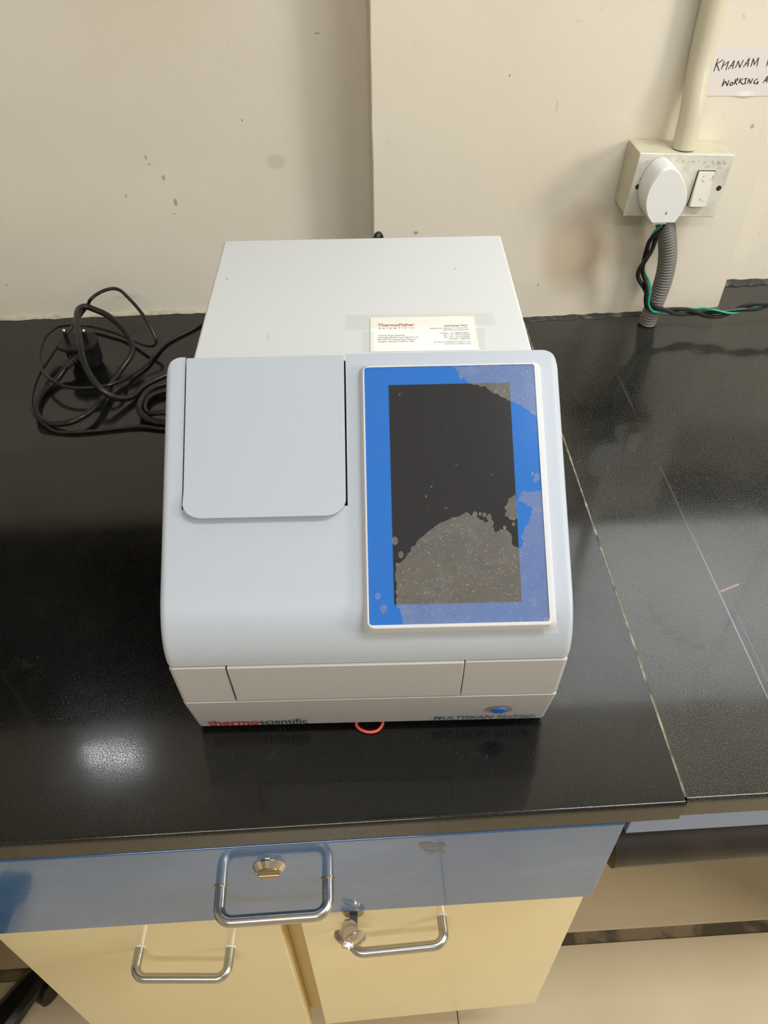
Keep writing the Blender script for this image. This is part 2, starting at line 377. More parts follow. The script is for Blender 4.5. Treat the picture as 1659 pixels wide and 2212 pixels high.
# ================================================================ bench: two stone slabs
XG = .2519
def slab(name, x0, x1, y0, y1, mat, label, notch=None):
    # front edge with a rounded arris
    prof = [(y0+.0035, 0), (y0+.0012, -.0009), (y0+.0003, -.003), (y0, -.006), (y0, -.027), (y0+.0015, -.029)]
    g_ = G(); rings = []
    if notch:   # plan outline steps round the wall pillar
        xs = [x0, *notch[0:1], *notch[0:1], *notch[1:2], *notch[1:2], x1]
        ys = [y1, y1, notch[2], notch[3], notch[4], notch[4]]
    else: xs = [x0, x1]; ys = [y1, y1]
    for x, yb in zip(xs, ys):
        rings.append([(x, yb, 0)]+[(x, a, b) for a, b in prof]+[(x, yb, -.029)])
    g_.ring(rings)
    return tag(g_.out(name, mat, ang=50), label, 'worktop')
slab('worktop', -1.25, XG-.0008, 0, .7915, granite_l, 'long polished black granite worktop slab under the analyser')
slab('worktop', XG+.0012, 1.35, .0028, .816, granite_r, 'black granite worktop slab right of the seam, dust and hazy reflection in its grey')
# mortar in the seam between the slabs, ragged and light along the rear half
v = []; f = []; n = 300
for i in range(n+1):
    y = .006+.722*i/n; w = .0007+.0009*noise.noise(Vector((y*60, 1, 0)))+.0006*noise.noise(Vector((y*260, 1, 0)))
    if y < .2: w = .0008
    h = .0004 if y > .14 else -.0004
    v += [(XG-w, y, .0001), (XG, y, h), (XG+.0004+w, y, .0001), (XG+.0012, y, -.02), (XG-.0008, y, -.02)]
for i in range(n):
    for j in range(5): k = i*5; f.append((k+j, k+(j+1) % 5, k+5+(j+1) % 5, k+5+j))
struct(mesh('trim_4', v, f, grout_m, smooth=False))

# ================================================================ steel frame and rail below the slab
fr = thing('bench_frame', 'dark steel support frame under the worktop, seen right of the cupboard', 'frame', (.6, .4, FZ))
G().tube([(.235, .052, -.186), (.915, .0565, -.180)], .0285, 20).out('front_rail', frame_m, fr)
for x, y in ((.27, .70), (.88, .70)): G().box((x-.025, y-.02, FZ), (x+.025, y+.02, -.0295)).out('leg', frame_m, fr, bevel=.002)
for y in (.46, .70): G().box((.26, y-.02, -.08), (.905, y+.02, -.0295)).out('cross_rail', frame_m, fr, bevel=.002)
tag(G().box((.2205, .012, -.079), (.915, .028, -.0295)).out('apron_rail', fascia_m, bevel=.0008), 'narrow grey-blue rail fixed under the right worktop slab', 'rail')

# ================================================================ cupboard unit with blue drawer and cream doors
cb = thing('cupboard', 'under-bench cupboard with a blue drawer above two cream doors', 'cabinet', (-.096, .25, -.66))
cg = G()
cg.box((-.402, .044, -.68), (-.386, .44, -.0295)); cg.box((.196, .044, -.665), (.2115, .44, -.0295))
cg.box((-.386, .425, -.665), (.196, .44, -.0295)); cg.box((-.386, .044, -.68), (.196, .425, -.665)); cg.box((-.386, .06, -.235), (.196, .425, -.22))
cg.out('body', carc_m, cb, bevel=.0008)
G().box((-.106, .034, -.665), (-.076, .052, -.2355)).out('centre_stile', carc_m, cb, bevel=.0008)
def dhandle(name, parent, pts, r=.0052, cr=.012, collar=True):
    g_ = G().tube(round_path(pts, cr, 8), r, 16)
    return g_.out(name, steel_m, parent, local=True)
# drawer front
dr = G().box((-.3975, .004, -.2060), (.2105, .022, -.0405)).out('drawer', drawer_m, cb, bevel=.0012)
bb = base(cb)
def L(p, par): return Vector(p)-base(par)
hd = dhandle('handle', dr, [Vector(p)-bb for p in ((-.1405, .006, -.1208), (-.1405, -.0265, -.1208), (-.0446, -.0265, -.1185), (-.0446, .006, -.1185))])
for x, z in ((-.1405, -.1208), (-.0446, -.1185)):
    M = Matrix.Translation(Vector((x, .0042, z))-bb)@Matrix.Rotation(PI/2, 4, 'X')
    G().lathe([(.0052, 0), (.0062, 0), (.0062, .0012), (.0053, .0014)], M, 20).out('collar', brass_m, dr, local=True)
# lock: faceted flared collar and slotted knob
lp = Vector((-.093, .004, -.082))-bb
M = Matrix.Translation(lp)@Matrix.Rotation(PI/2, 4, 'X')
lk = G().lathe([(.0140, -.002), (.0146, .0), (.0144, .0010), (.0108, .0060), (.0098, .0060)], M, 22).out('lock', chrome_m, dr, local=True, smooth=False)
kg = G().lathe([(.0104, .004), (.0104, .0068), (.0098, .0074)], M, 24); kg.out('lock_cylinder', brass_m, dr, local=True)
G().box((-.0092, -.0016, .0070), (.0092, .0024, .0098), M).out('knob', brass_m, dr, local=True, bevel=.0008)
G().box((.0040, -.0055, .0068), (.0070, -.0025, .0084), M).out('slot_stud', chrome_m, dr, local=True, bevel=.0004)
# worn adhesive patch
pt = G()
for q in (((.036, -.052), (.048, -.0525), (.0475, -.056), (.057, -.054), (.0605, -.061), (.058, -.066), (.046, -.064), (.040, -.066), (.0365, -.060)), ((.041, -.069), (.049, -.067), (.0585, -.069), (.0595, -.078), (.053, -.0745), (.045, -.0775))):
    pt.prism([(x, .0038, z) for x, z in q], (0, .0003, 0))
glue_m = Mat('torn_sticker_residue', srgb(118, 116, 104), .4); glue_m.tint(glue_m.ramp(glue_m.noise(160, 4, .6, (.5, 1, 2)), .42, .55), srgb(72, 100, 140), .85)
pt.out('sticker_residue', glue_m, dr, smooth=False)
# doors, both slightly ajar, modelled from the hinge
def door(hx, hy, ang, w, z0, z1, side, label):
    x0, x1 = (0, w) if side > 0 else (-w, 0)
    o = G().box((x0, 0, z0), (x1, .018, z1)).out('door', door_m, None, bevel=.001, local=True)
    o.parent = cb; o.location = Vector((hx, hy, 0))-bb; o.rotation_euler = (0, 0, ang); return o
dl = door(-.4103, .033, -math.radians(3.46), .3075, -.70, -.2095, 1, None)
G().box((.3075, .0006, -.6995), (.3083, .0174, -.2098)).out('edge_band', edge_m, dl, smooth=False, local=True)
dhandle('handle', dl, [(.1466, .001, -.3335), (.1466, -.0305, -.3335), (.2464, -.0305, -.3335), (.2464, .001, -.3335)])
d2 = door(.2175, .024, math.radians(1.63), .299, -.677, -.2095, -1, None)
xa, xb = .0663-.2175, -.0295-.2175
dhandle('handle', d2, [(xa, .001, -.281), (xa, -.0285, -.281), (xb, -.0285, -.281), (xb, .001, -.281)])
for d_, xx, zz in ((dl, .1466, -.3335), (dl, .2464, -.3335), (d2, xa, -.281), (d2, xb, -.281)):
    M = Matrix.Translation((xx, .0002, zz))@Matrix.Rotation(PI/2, 4, 'X')
    G().lathe([(.0052, 0), (.0061, 0), (.0061, .0012), (.0053, .0014)], M, 20).out('collar', white_m, d_, local=True)
M = Matrix.Translation((-.0255-.2175, 0, -.232))@Matrix.Rotation(PI/2, 4, 'X')
G().lathe([(.0140, -.002), (.0144, .0010), (.0108, .0060), (.0098, .0060)], M, 22).out('lock', chrome_m, d2, local=True, smooth=False)
G().lathe([(.0100, .004), (.0100, .0068), (.0092, .0074)], M, 24).out('lock_cylinder', brass_m, d2, local=True)

c2 = thing('cupboard', 'added cream cupboard under the far right of the worktop, shading the floor', 'cabinet', (1.2, .35, FZ))  # out of view, added to shade the floor under the bench
G().box((.925, .04, FZ), (1.345, .70, -.0295)).out('body', carc_m, c2, bevel=.001)
for x in (.925, 1.137):
    e_ = G().box((x+.002, .020, FZ+.06), (x+.208, .0395, -.05)).out('door', door_m, c2, bevel=.001)

# ================================================================ keys in the cream door's lock
kb = thing('key_bunch', 'nickel keys on a split ring hanging from the right cream door lock', 'keys', (-.029, .002, -.235))
def plate(name, outline, th, M, hole=None, mat=keym):
    """flat key plate from a 2D outline, with a hole"""
    bm = bmesh.new()
    a = [bm.verts.new((x, y, 0)) for x, y in outline]; es = [bm.edges.new((a[i], a[(i+1) % len(a)])) for i in range(len(a))]
    if hole:
        hx, hy, hr = hole; b = [bm.verts.new((hx+hr*math.cos(2*PI*k/14), hy+hr*math.sin(2*PI*k/14), 0)) for k in range(14)]
        es += [bm.edges.new((b[i], b[(i+1) % 14])) for i in range(14)]
    bmesh.ops.triangle_fill(bm, use_beauty=True, edges=es)
    r = bmesh.ops.extrude_face_region(bm, geom=bm.faces[:])
    bmesh.ops.translate(bm, verts=[q for q in r['geom'] if isinstance(q, bmesh.types.BMVert)], vec=(0, 0, th))
    bmesh.ops.recalc_face_normals(bm, faces=bm.faces)
    bmesh.ops.transform(bm, matrix=Matrix.Translation(-base(kb))@M, verts=bm.verts)
    me = bpy.data.meshes.new(name); bm.to_mesh(me); bm.free(); me.materials.append(mat.m)
    o = bpy.data.objects.new(name, me); COL.objects.link(o); o.parent = kb
    b = o.modifiers.new('bevel', 'BEVEL'); b.width = .0002; b.segments = 1; return o
bow = [(-.003, .0145), (.003, .0145), (.0062, .011), (.0092, .004), (.0098, -.004), (.0075, -.009), (.003, -.0125), (-.002, -.0125), (-.0068, -.009), (-.0088, -.003), (-.0080, .005), (-.0055, .011)]
def face_cam(c, roll=0, tilt=0, yawk=0):
    """plane at c facing up and out from the door"""
    return Matrix.Translation(c)@Matrix.Rotation(math.radians(yawk), 4, 'Z')@Matrix.Rotation(math.radians(62+tilt), 4, 'X')@Matrix.Rotation(math.radians(roll), 4, 'Z')
plate('key', bow, .0018, face_cam((-.0300, -.006, -.2285), 3), (.001, -.0078, .0017))
# blade going from the bow into the lock
G().box((-.0295, -.0045, -.2245), (-.0212, .016, -.2228)).out('key_blade', keym, kb, bevel=.0003)
for k, (a, b, h) in enumerate(((-.0050, .0045, .0062), (-.0030, .0055, .0030))):
    M = face_cam((-.0300, -.006, -.2285), 3)
    G().box((a, h-.0004, .0018), (b, h+.0003, .0021), M).out('embossed_line', chrome_m, kb, smooth=False)
bow2 = [(q[0]*.8, q[1]*.9) for q in bow]
plate('key', bow2, .0018, Matrix.Translation((-.0225, -.003, -.2585))@Matrix.Rotation(math.radians(50), 4, 'Z')@Matrix.Rotation(math.radians(70), 4, 'X')@Matrix.Rotation(math.radians(200), 4, 'Z'), (.001, -.0078, .0015))
plate('key', bow2, .0018, Matrix.Translation((-.0350, -.004, -.2575))@Matrix.Rotation(math.radians(12), 4, 'Y')@Matrix.Rotation(math.radians(14), 4, 'X')@Matrix.Rotation(math.radians(70), 4, 'Z'), (.001, -.0078, .0015))
rg = G()
vd = Vector((-.03, .264, -.852)).normalized(); su = Vector((0, -vd.z, vd.y)).normalized()
e1 = (Vector((1, 0, 0))*math.cos(.40)+su*math.sin(.40)); e2 = ((Vector((-1, 0, 0))*math.sin(.40)+su*math.cos(.40))*.42-vd*.907)
for dd in (0, 1):
    rc_ = Vector((-.0265, -.0125, -.2345))+e1.cross(e2).normalized()*.0010*dd
    rg.tube([rc_+e1*.0126*math.cos(2*PI*k/40)+e2*.0124*math.sin(2*PI*k/40) for k in range(40)], .0006, 8, closed=True)
rg.out('key_ring', chrome_m, kb)

# ================================================================ analyser
YAW = -.0354
mc = thing('plate_reader', 'light grey laboratory analyser with blue-bordered touchscreen on black worktop', 'instrument', (-.0017, 0, 0), YAW)
T = Vector((0, .244, .2767)); D = Vector((0, -.82378, -.56692)); N = Vector((0, -.56692, .82378)); X = Vector((1, 0, 0))
HW = .150
SU = (.0674, .1236); SL = (.0718, .0684); BO = (.0872, .0065)
# outer curve of the upper cover: straight face, then a rounded nose down to the seam
def bez(p0, p1, p2, p3, n):
    out = []
    for k in range(n+1):
        t = k/n; out.append(tuple((1-t)**3*a+3*(1-t)**2*t*b+3*(1-t)*t*t*c+t**3*d for a, b, c, d in zip(p0, p1, p2, p3)))
    return out
s_end = .180
pe = T+D*s_end
nose = bez((pe.y, pe.z), (pe.y-.0200, pe.z-.0138), (SU[0]-.0012, SU[1]+.020), SU, 14)
def on(s, off=0): return T+D*s+N*off
def loft(name, prof, x0, x1, fil0, fil1, mat, bev=0, topcorner=0):
    """sweep profile (list of (y,z), closed) along x; rounded ends of radius fil"""
    k = len(prof); P = [Vector((0, a, b)) for a, b in prof]
    cen = sum(P, Vector())/k
    nr = []
    ar = sum(P[i].y*P[(i+1) % k].z-P[(i+1) % k].y*P[i].z for i in range(k))
    for i in range(k):
        a = (P[i]-P[i-1]).normalized(); b = (P[(i+1) % k]-P[i]).normalized()
        na = Vector((0, a.z, -a.y)); nb = Vector((0, b.z, -b.y)); m = (na+nb)
        if ar < 0: m = -m
        m.normalize(); c = max(.5, m.dot(nb if ar > 0 else -nb)); nr.append(m/c)
    st = []
    if fil0: st += [(x0+fil0*(1-math.cos(a)), fil0*(1-math.sin(a))) for a in [PI/2*j/5 for j in range(5)]]
    else: st.append((x0, 0))
    if fil0: st.append((x0+fil0, 0))
    if topcorner and fil0: st += [(x0+topcorner*j/8, 0) for j in range(1, 9) if topcorner*j/8 > fil0+.0005]
    if topcorner and fil1: st += [(x1-topcorner*j/8, 0) for j in range(8, 0, -1) if topcorner*j/8 > fil1+.0005]
    if fil1: st += [(x1-fil1, 0)]+[(x1-fil1*(1-math.cos(a)), fil1*(1-math.sin(a))) for a in [PI/2*j/5 for j in range(4, -1, -1)]]
    else: st.append((x1, 0))
    g_ = G(); rings = []
    for x, ins in st:
        cut = 0
        if topcorner:
            for xe, sg in ((x0, 1), (x1, -1)):
                if (sg > 0 and not fil0) or (sg < 0 and not fil1): continue
                d = (x-xe)*sg
                if d < topcorner: cut = max(cut, topcorner-math.sqrt(max(0, topcorner**2-(topcorner-d)**2)))
        r = []
        for i in range(k):
            p = P[i]-nr[i]*ins
            if i == 0 and cut: p = p+D*cut            # front top edge slides down the face
            if i == k-1 and cut: p = p+Vector((0, D.y*cut, 0))
            r.append((x, p.y, p.z))
        rings.append(r)
    g_.ring(rings)
    return g_
# subdivide the straight face so the top corner cut stays planar
facep = [(on(s).y, on(s).z) for s in (0, .02, .06, .118, .15)]
upper = facep+nose+[(.243, SU[1]+.0005), (.2442, .150)]
lg = loft('x', upper, -HW, -.1350, .0045, 0, body_m, topcorner=.0125); A_ = lg
rg2 = loft('x', upper, -.0127, HW, 0, .0045, body_m, topcorner=.0125)
mid = [(on(s).y, on(s).z) for s in (.1185, .15)]+nose+[(.150, SU[1]), (.152, .2)]
mg = loft('x', mid, -.1350, -.0127, 0, 0, body_m)
allg = G(); [allg.add(q.v, q.f) for q in (A_, rg2, mg)]
fc = allg.out('front_cover', body_m, mc, local=True, ang=28)
# dark well under the lid
G().prism([(-.1346, *on(.0030, -.006)[1:]), (-.0131, *on(.0030, -.006)[1:]), (-.0131, *on(.118, -.006)[1:]), (-.1346, *on(.118, -.006)[1:])], -N*.02).out('lid_well', dark_m, mc, local=True, smooth=False)
# lid: flush plate whose lower edge flares out into a lip with rounded corners
lx0, lx1, rc = -.1339, -.0140, .0150
rows = [0, .03, .06, .09, .100, .106, .110, .114, .118, .122, .1268]
g_ = G(); top = []; bot = []
xs = [lx0+.00001]+[lx0+rc*(1-math.cos(PI/2*j/8)) for j in range(1, 9)]+[lx1-rc*(1-math.cos(PI/2*j/8)) for j in range(8, 0, -1)]+[lx1-.00001]
def flare(s): return .0012+(.0058*((s-.1045)/.0223)**1.25 if s > .1045 else 0)
cols = []
for x in xs:
    d = min(x-lx0, lx1-x); e = .1268-(rc-math.sqrt(max(0, rc*rc-(rc-min(d, rc))**2)))*.86
    col = []
    for s in rows:
        ss = .0012+s*(e-.0012)/.1268 if s > .106 else .0012+s*.99
        if s > .106: a = .0012+.106*.99; ss = a+(s-.106)/(.1268-.106)*(e-a)
        col.append(ss)
    cols.append((x, col))
nr_, nc = len(rows), len(cols); V = []
for lay in (0, 1):
    for x, col in cols:
        for s in col: V.append(on(s, flare(s)-(.0032 if lay else 0))+X*x)
F_ = []
for i in range(nc-1):
    for j in range(nr_-1):
        a = i*nr_+j; F_.append((a, a+1, a+nr_+1, a+nr_)); b = a+nc*nr_; F_.append((b, b+nr_, b+nr_+1, b+1))
for i in range(nc-1):
    for j in (0, nr_-1): a = i*nr_+j; F_.append((a, a+nr_, a+nr_+nc*nr_, a+nc*nr_))
for j in range(nr_-1):
    for i in (0, nc-1): a = i*nr_+j; F_.append((a, a+1, a+1+nc*nr_, a+nc*nr_))
mesh('lid', V, F_, body_m, mc, local=True, bevel=.0007, ang=40)
# middle band: two cheeks and the tray door, their top edges standing a hair proud
def bandprof(t0, t1, proud):
    a = Vector((0, *SU)); b = Vector((0, *SL)); d = (b-a); n = Vector((0, d.z, -d.y)).normalized(); n = n if n.y < 0 else -n
    p0 = a+d*t0; p1 = a+d*t1
    o0 = p0+n*proud; o1 = p1+n*proud*.5
    return [(o0.y, o0.z), (o1.y, o1.z), (.2435, o1.z), (.2435, o0.z)]
bp = bandprof(.025, .985, .0012)
for a, b, f0, f1 in ((-HW+.0002, -.1068, .0045, 0), (.0722, HW-.0002, 0, .0045)):
    loft('x', bp, a, b, f0, f1, band_m).out('band_panel', band_m, mc, local=True, bevel=.0006, ang=30)
loft('x', bandprof(.018, .965, .0020), -.1056, .0714, 0, 0, band_m).out('tray_door', band_m, mc, local=True, bevel=.0007, ang=30)
G().box((-.13, .080, .07), (.13, .16, .122)).out('tray_opening', dark_m, mc, local=True)
# lower band
a = Vector((0, *SL)); b = Vector((0, *BO)); d = b-a; n = Vector((0, d.z, -d.y)).normalized(); n = n if n.y < 0 else -n
LOWN = n.copy(); LOWD = d.normalized()
lowp = [((a+n*.0012).y, (a+n*.0012).z), ((b+n*.0010).y, (b+n*.0010).z), ((b+n*.001).y+.003, .0050), (.250, .0050), (.250, SL[1])]
lb = loft('x', lowp, -HW, HW, .0045, .0045, band_m).out('base_cover', band_m, mc, local=True, bevel=.0006, ang=30)
def low(x, z, off=.0013):
    t = (SL[1]-z)/(-LOWD.z); return a+LOWD*t+LOWN*off+X*x
# button in an oval dish
Ml = Matrix((X.to_4d(), (-LOWD).to_4d(), LOWN.to_4d(), (0, 0, 0, 1))).transposed(); Ml.col[3] = (*low(.1070, .0340, .0012), 1)
for i in range(3): Ml[3][i] = 0
dish = []
for sc, h in ((1.0, .0005), (.96, .0008), (.86, .0002), (.70, -.0022), (.60, -.003)):
    dish.append([Ml@Vector((.0114*sc*math.cos(q), .0092*sc*math.sin(q), h)) for q in [2*PI*k/32 for k in range(32)]])
bo = lb.modifiers.new('dish_cut', 'BOOLEAN')
cut = G().ring([[Ml@Vector((.0111*math.cos(q), .0089*math.sin(q), h)) for q in [2*PI*k/32 for k in range(32)]] for h in (-.006, .006)]).out('cut', dark_m, mc, local=True)
bo.object = cut; bo.solver = 'EXACT'
dgp = bpy.context.evaluated_depsgraph_get(); me2 = bpy.data.meshes.new_from_object(lb.evaluated_get(dgp)); lb.modifiers.clear(); lb.data = me2; wn_ = lb.modifiers.new('normals', 'WEIGHTED_NORMAL'); wn_.weight = 100
bpy.data.objects.remove(cut)
G().ring(dish).out('button_dish', dish_m, mc, local=True, ang=60)
G().lathe([(.0080, -.003), (.0080, -.0009), (.0074, -.0006)], Ml, 28).out('button_shade_ring', dark_m, mc, local=True)  # dark ring stands in for the shadow round the button
pb = G().lathe([(.0064, -.003), (.0064, .0010), (.0060, .0018), (.0050, .0021)], Ml, 28).out('power_button', button_m, mc, local=True)
sg_ = G().tube([Ml@Vector((.0022*math.sin(q), .0022*math.cos(q)-.001, .0022)) for q in [.6+(2*PI-1.2)*k/16 for k in range(17)]], .0003, 5); sg_.tube([Ml@Vector((0, -.0008, .0022)), Ml@Vector((0, .0022, .0022))], .0003, 5)
sg_.out('power_symbol', slate_m, pb, local=True)
# print on the lower band
UP = -LOWD
text('lettering', 'thermo', red_m, mc, low(-.1397, .0112, .0020), X, UP, .0435, .0125, bold=.016)
text('lettering', 'scientific', blk_m, mc, low(-.0952, .0112, .0020), X, UP, .0405, .0125, bold=.004)
text('lettering', 'MULTISKAN', slate_m, mc, low(.0530, .0116, .0020), X, UP, .0510, .0085, bold=.014, shear=.15)
text('lettering', 'SkyHigh', slate_m, mc, low(.1072, .0116, .0020), X, UP, .0330, .0090, bold=.0, shear=.15)
# rear sheet-metal cover
G().box((-.1398, .2445, .010), (.1402, .4930, .2501)).out('rear_cover', rear_m, mc, local=True, bevel=.0022, seg=3)
G().box((-.128, .2425, .150), (.128, .2446, .2460)).out('cover_gasket', dark_m, mc, local=True)
G().box((-.145, .12, .0055), (.145, .46, .05)).out('chassis', dark_m, mc, local=True)
for x in (-.12, .12):
    for y in (.13, .44): G().lathe([(.010, 0), (.011, .001), (.011, .006), (.010, .0062)], Matrix.Translation((x, y, 0)), 20).out('foot', blkp_m, mc, local=True)
# touchscreen: raised pale rim, blue glass border, dark display
def onp(x, s, off): return on(s, off)+X*x
def ringplate(outer, inner, o_out, o_in, mat, name, depth, foot=None):
    k = len(outer); V = []
    L1 = [onp(x, s, -.001) for x, s in (foot or outer)]
    L2 = [onp(x, s, o_out-.0012) for x, s in outer]
    cxm = .0664
    sh = lambda q, e: [(x+(-e if x > cxm else e), s+(-e if s > .11 else e)) for x, s in q]
    L3 = [onp(x, s, o_out) for x, s in sh(outer, .0009)]
    L4 = [onp(x, s, o_out) for x, s in inner]
    L5 = [onp(x, s, o_out-.0012) for x, s in inner]
    g_ = G().ring([L1, L2, L3, L4, L5], cap=False)
    return g_.out(name, mat, mc, local=True, ang=30)
outer = rrect(-.0005, .0115, .1340, .2097, .0050); inner = rrect(.0015, .0136, .1301, .2066, .0022); foot = rrect(-.0030, .0090, .1365, .2120, .0065)
ringplate(outer, inner, .0060, 0, bezel_m, 'screen_rim', 0, foot)
G().prism([onp(x, s, .0040) for x, s in rrect(.0014, .0135, .1302, .2067, .0022)], N*.0013).out('screen_glass', blue_m, mc, local=True, smooth=False)
G().prism([onp(x, s, .0050) for x, s in rrect(.0196, .0277, .1109, .1923, .0003)], N*.0004).out('display', disp_m, mc, local=True, smooth=False)
def wob(poly, amp=.0011, n=7):
    out = []
    k = len(poly)
    for i in range(k):
        (x0, s0), (x1, s1) = poly[i], poly[(i+1) % k]; L_ = math.hypot(x1-x0, s1-s0); m = max(1, int(L_/.0012))
        for j in range(m):
            t = j/m; x = x0+(x1-x0)*t; s = s0+(s1-s0)*t
            edge = (x > .129 or s > .2055)
            a_ = 0 if edge else amp
            out.append((x+a_*noise.noise(Vector((x*400, s*400, 1)))*1.6, s+a_*noise.noise(Vector((x*400, s*400, 7)))*1.6))
    return out
def patch(g_, poly, off=.00560, w=True):
    poly = wob(poly) if w else poly
    bm = bmesh.new(); vv = [bm.verts.new(onp(x, s, off)) for x, s in poly]; es = [bm.edges.new((vv[i], vv[(i+1) % len(vv)])) for i in range(len(vv))]
    bmesh.ops.triangle_fill(bm, use_beauty=True, edges=es); bm.verts.index_update()
    g_.add([v_.co for v_ in bm.verts], [[q.index for q in f_.verts] for f_ in bm.faces]); bm.free()
film1 = [(.0211, .192), (.0218, .1804), (.0207, .1721), (.0216, .1631), (.0259, .1615), (.0319, .1529), (.0388, .1449), (.0433, .1423), (.0502, .1367), (.0578, .1327), (.0664, .1291), (.0743, .1266), (.0815, .1305), (.0898, .1348), (.093, .1383), (.0945, .1418), (.098, .1395), (.1046, .142), (.1071, .1455), (.1058, .1505), (.1123, .1541), (.1143, .149), (.1125, .1455), (.1184, .1355), (.1224, .1253), (.1175, .1217), (.112, .1181), (.1164, .1113), (.1232, .1121), (.1300, .1116), (.1300, .2065), (.0254, .2065), (.0236, .197)]
blob = [(.1109, .1136), (.1052, .1173), (.1025, .1231), (.1029, .1289), (.1061, .1335), (.1109, .1319)]
film2 = [(.0675, .0138), (.0726, .0191), (.077, .0228), (.0799, .0284), (.0878, .0293), (.093, .0316), (.097, .0346), (.1031, .038), (.1082, .0411), (.1167, .0449), (.1234, .0494), (.1300, .056), (.1300, .0138)]
fg = G()
for q in (film1, blob, film2): patch(fg, q)
for cx_, cy_, rr in ((.0803, .1281, .0018), (.084, .1278, .0011), (.087, .1286, .0014), (.0905, .1305, .0019), (.0914, .1350, .0022), (.1014, .1385, .0013), (.0213, .1462, .0024), (.0254, .1564, .0020), (.1272, .1011, .0022), (.124, .0985, .0011), (.1255, .104, .0015), (.108, .136, .0012), (.0745, .0222, .0018), (.030, .2, .0022), (.012, .195, .0025), (.008, .186, .0020)):
    patch(fg, [(cx_+rr*math.cos(2*PI*k/12), cy_+rr*1.3*math.sin(2*PI*k/12)) for k in range(12)], w=False)
fo = fg.out('protective_film', film_m, mc, local=True, smooth=False); fo['label'] = 'hazy lifted patches of clear film over the touchscreen'
# bit of clear tape on the lower right screen corner
tg = G().prism([onp(.1255, .2040, .0061), onp(.1355, .2040, .0061), onp(.1365, .2150, .0018), onp(.1258, .2150, .0018)], N*.0001); tg.out('tape_piece', tape_m, mc, local=True, smooth=False)
# cable socket at the back
G().box((.020, .493, .10), (.052, .500, .130)).out('power_inlet', plugb_m, mc, local=True, bevel=.001)

# ================================================================ business card and tape on the rear cover
mw = Matrix.Translation((-.0017, 0, 0))@Matrix.Rotation(YAW, 4, 'Z')
RT = .2502
cd = thing('business_card', 'white business card taped on top of the analyser', 'card', mw@Vector((.0515, .312, RT)), YAW-.008)
def CP(x, y): return Vector((x-.0515, y-.312, 0))
cq = G().prism([CP(.0066, .2858)+Vector((0, 0, .0001)), CP(.0964, .2858)+Vector((0, 0, .0001)), CP(.0966, .3388)+Vector((0, 0, .0001)), CP(.0066, .3388)+Vector((0, 0, .0001))], (0, 0, .0004))
cq.out('card_sheet', card_m, cd, local=True, smooth=False)
def ct(body, x, y, w, h, mat=blk_m, al='L', bold=0, sp=1):
    text('printed_line', body, mat, cd, CP(x, y)+Vector((0, 0, .00055)), (1, 0, 0), (0, 1, 0), w, h, al, bold=bold, spacing=sp)
ct('ThermoFisher', .0128, .3240, .0318, .0042, maroon_m, bold=.02)
ct('SCIENTIFIC', .0138, .3196, .0302, .0022, blk_m, sp=1.8)
ct('Thermo Fisher Scientific,', .0128, .3085, .0235, .0019)
ct('Invitrogen BioServices India Pvt Ltd', .0128, .3055, .0340, .0019)
ct('Plot No 372 Udyog Vihar Phase 2,', .0128, .3023, .0320, .0019)
ct('Gurgaon Haryana 122016, India', .0128, .2992, .0305, .0019)
ct('Anil Kumar Ph.D.', .0905, .3222, .0205, .0024, al='R', bold=.02)
ct('Application Scientist II, South Asia,', .0905, .3188, .0330, .0018, al='R')
ct('Life Sciences Solutions', .0908, .3158, .0222, .0018, al='R')
ct('mobile + 91 8860318679', .0908, .3108, .0250, .0018, al='R')
ct('tel: + 91 124 6722600', .0908, .3078, .0222, .0018, al='R')
ct('fax: +91 124 6722650,', .0908, .3048, .0220, .0018, al='R')
ct('6722651, 2843397', .0908, .3018, .0182, .0018, al='R')
ct('dr.anil.kumar@thermofisher.com', .0906, .2975, .0310, .0017, al='R')
ct('www.thermofisher.com', .0906, .2945, .0222, .0017, al='R')
def tape(poly, label):
    o = G().prism([mw@Vector((x, y, RT+.0007)) for x, y in poly], (0, 0, .0001)).out('clear_tape', tape_m, smooth=False); tag(o, label, 'tape')
tape([(-.0148, .344), (.1159, .3436), (.1151, .3239), (-.0141, .3200)], 'long clear tape strip across the top edge of the business card')
tape([(.0000, .3170), (.0100, .3170), (.0100, .286), (.0000, .286)], 'short clear tape strip over the left edge of the business card')
tape([(.0925, .3190), (.1048, .3190), (.1020, .286), (.0915, .286)], 'short clear tape strip over the right edge of the business card')

# red rubber ring peeping out under the front
rr = G().tube(smooth_path([(-.0115, .090, .0018), (-.0095, .0830, .0018), (-.0012, .0792, .0018), (.0072, .0812, .0018), (.0108, .090, .0018), (.0, .100, .0018)], 8, True), .0013, 8, closed=True)
tag(rr.out('rubber_band', rubber_red), 'coral red rubber ring peeping out under the front of the analyser', 'rubber band')

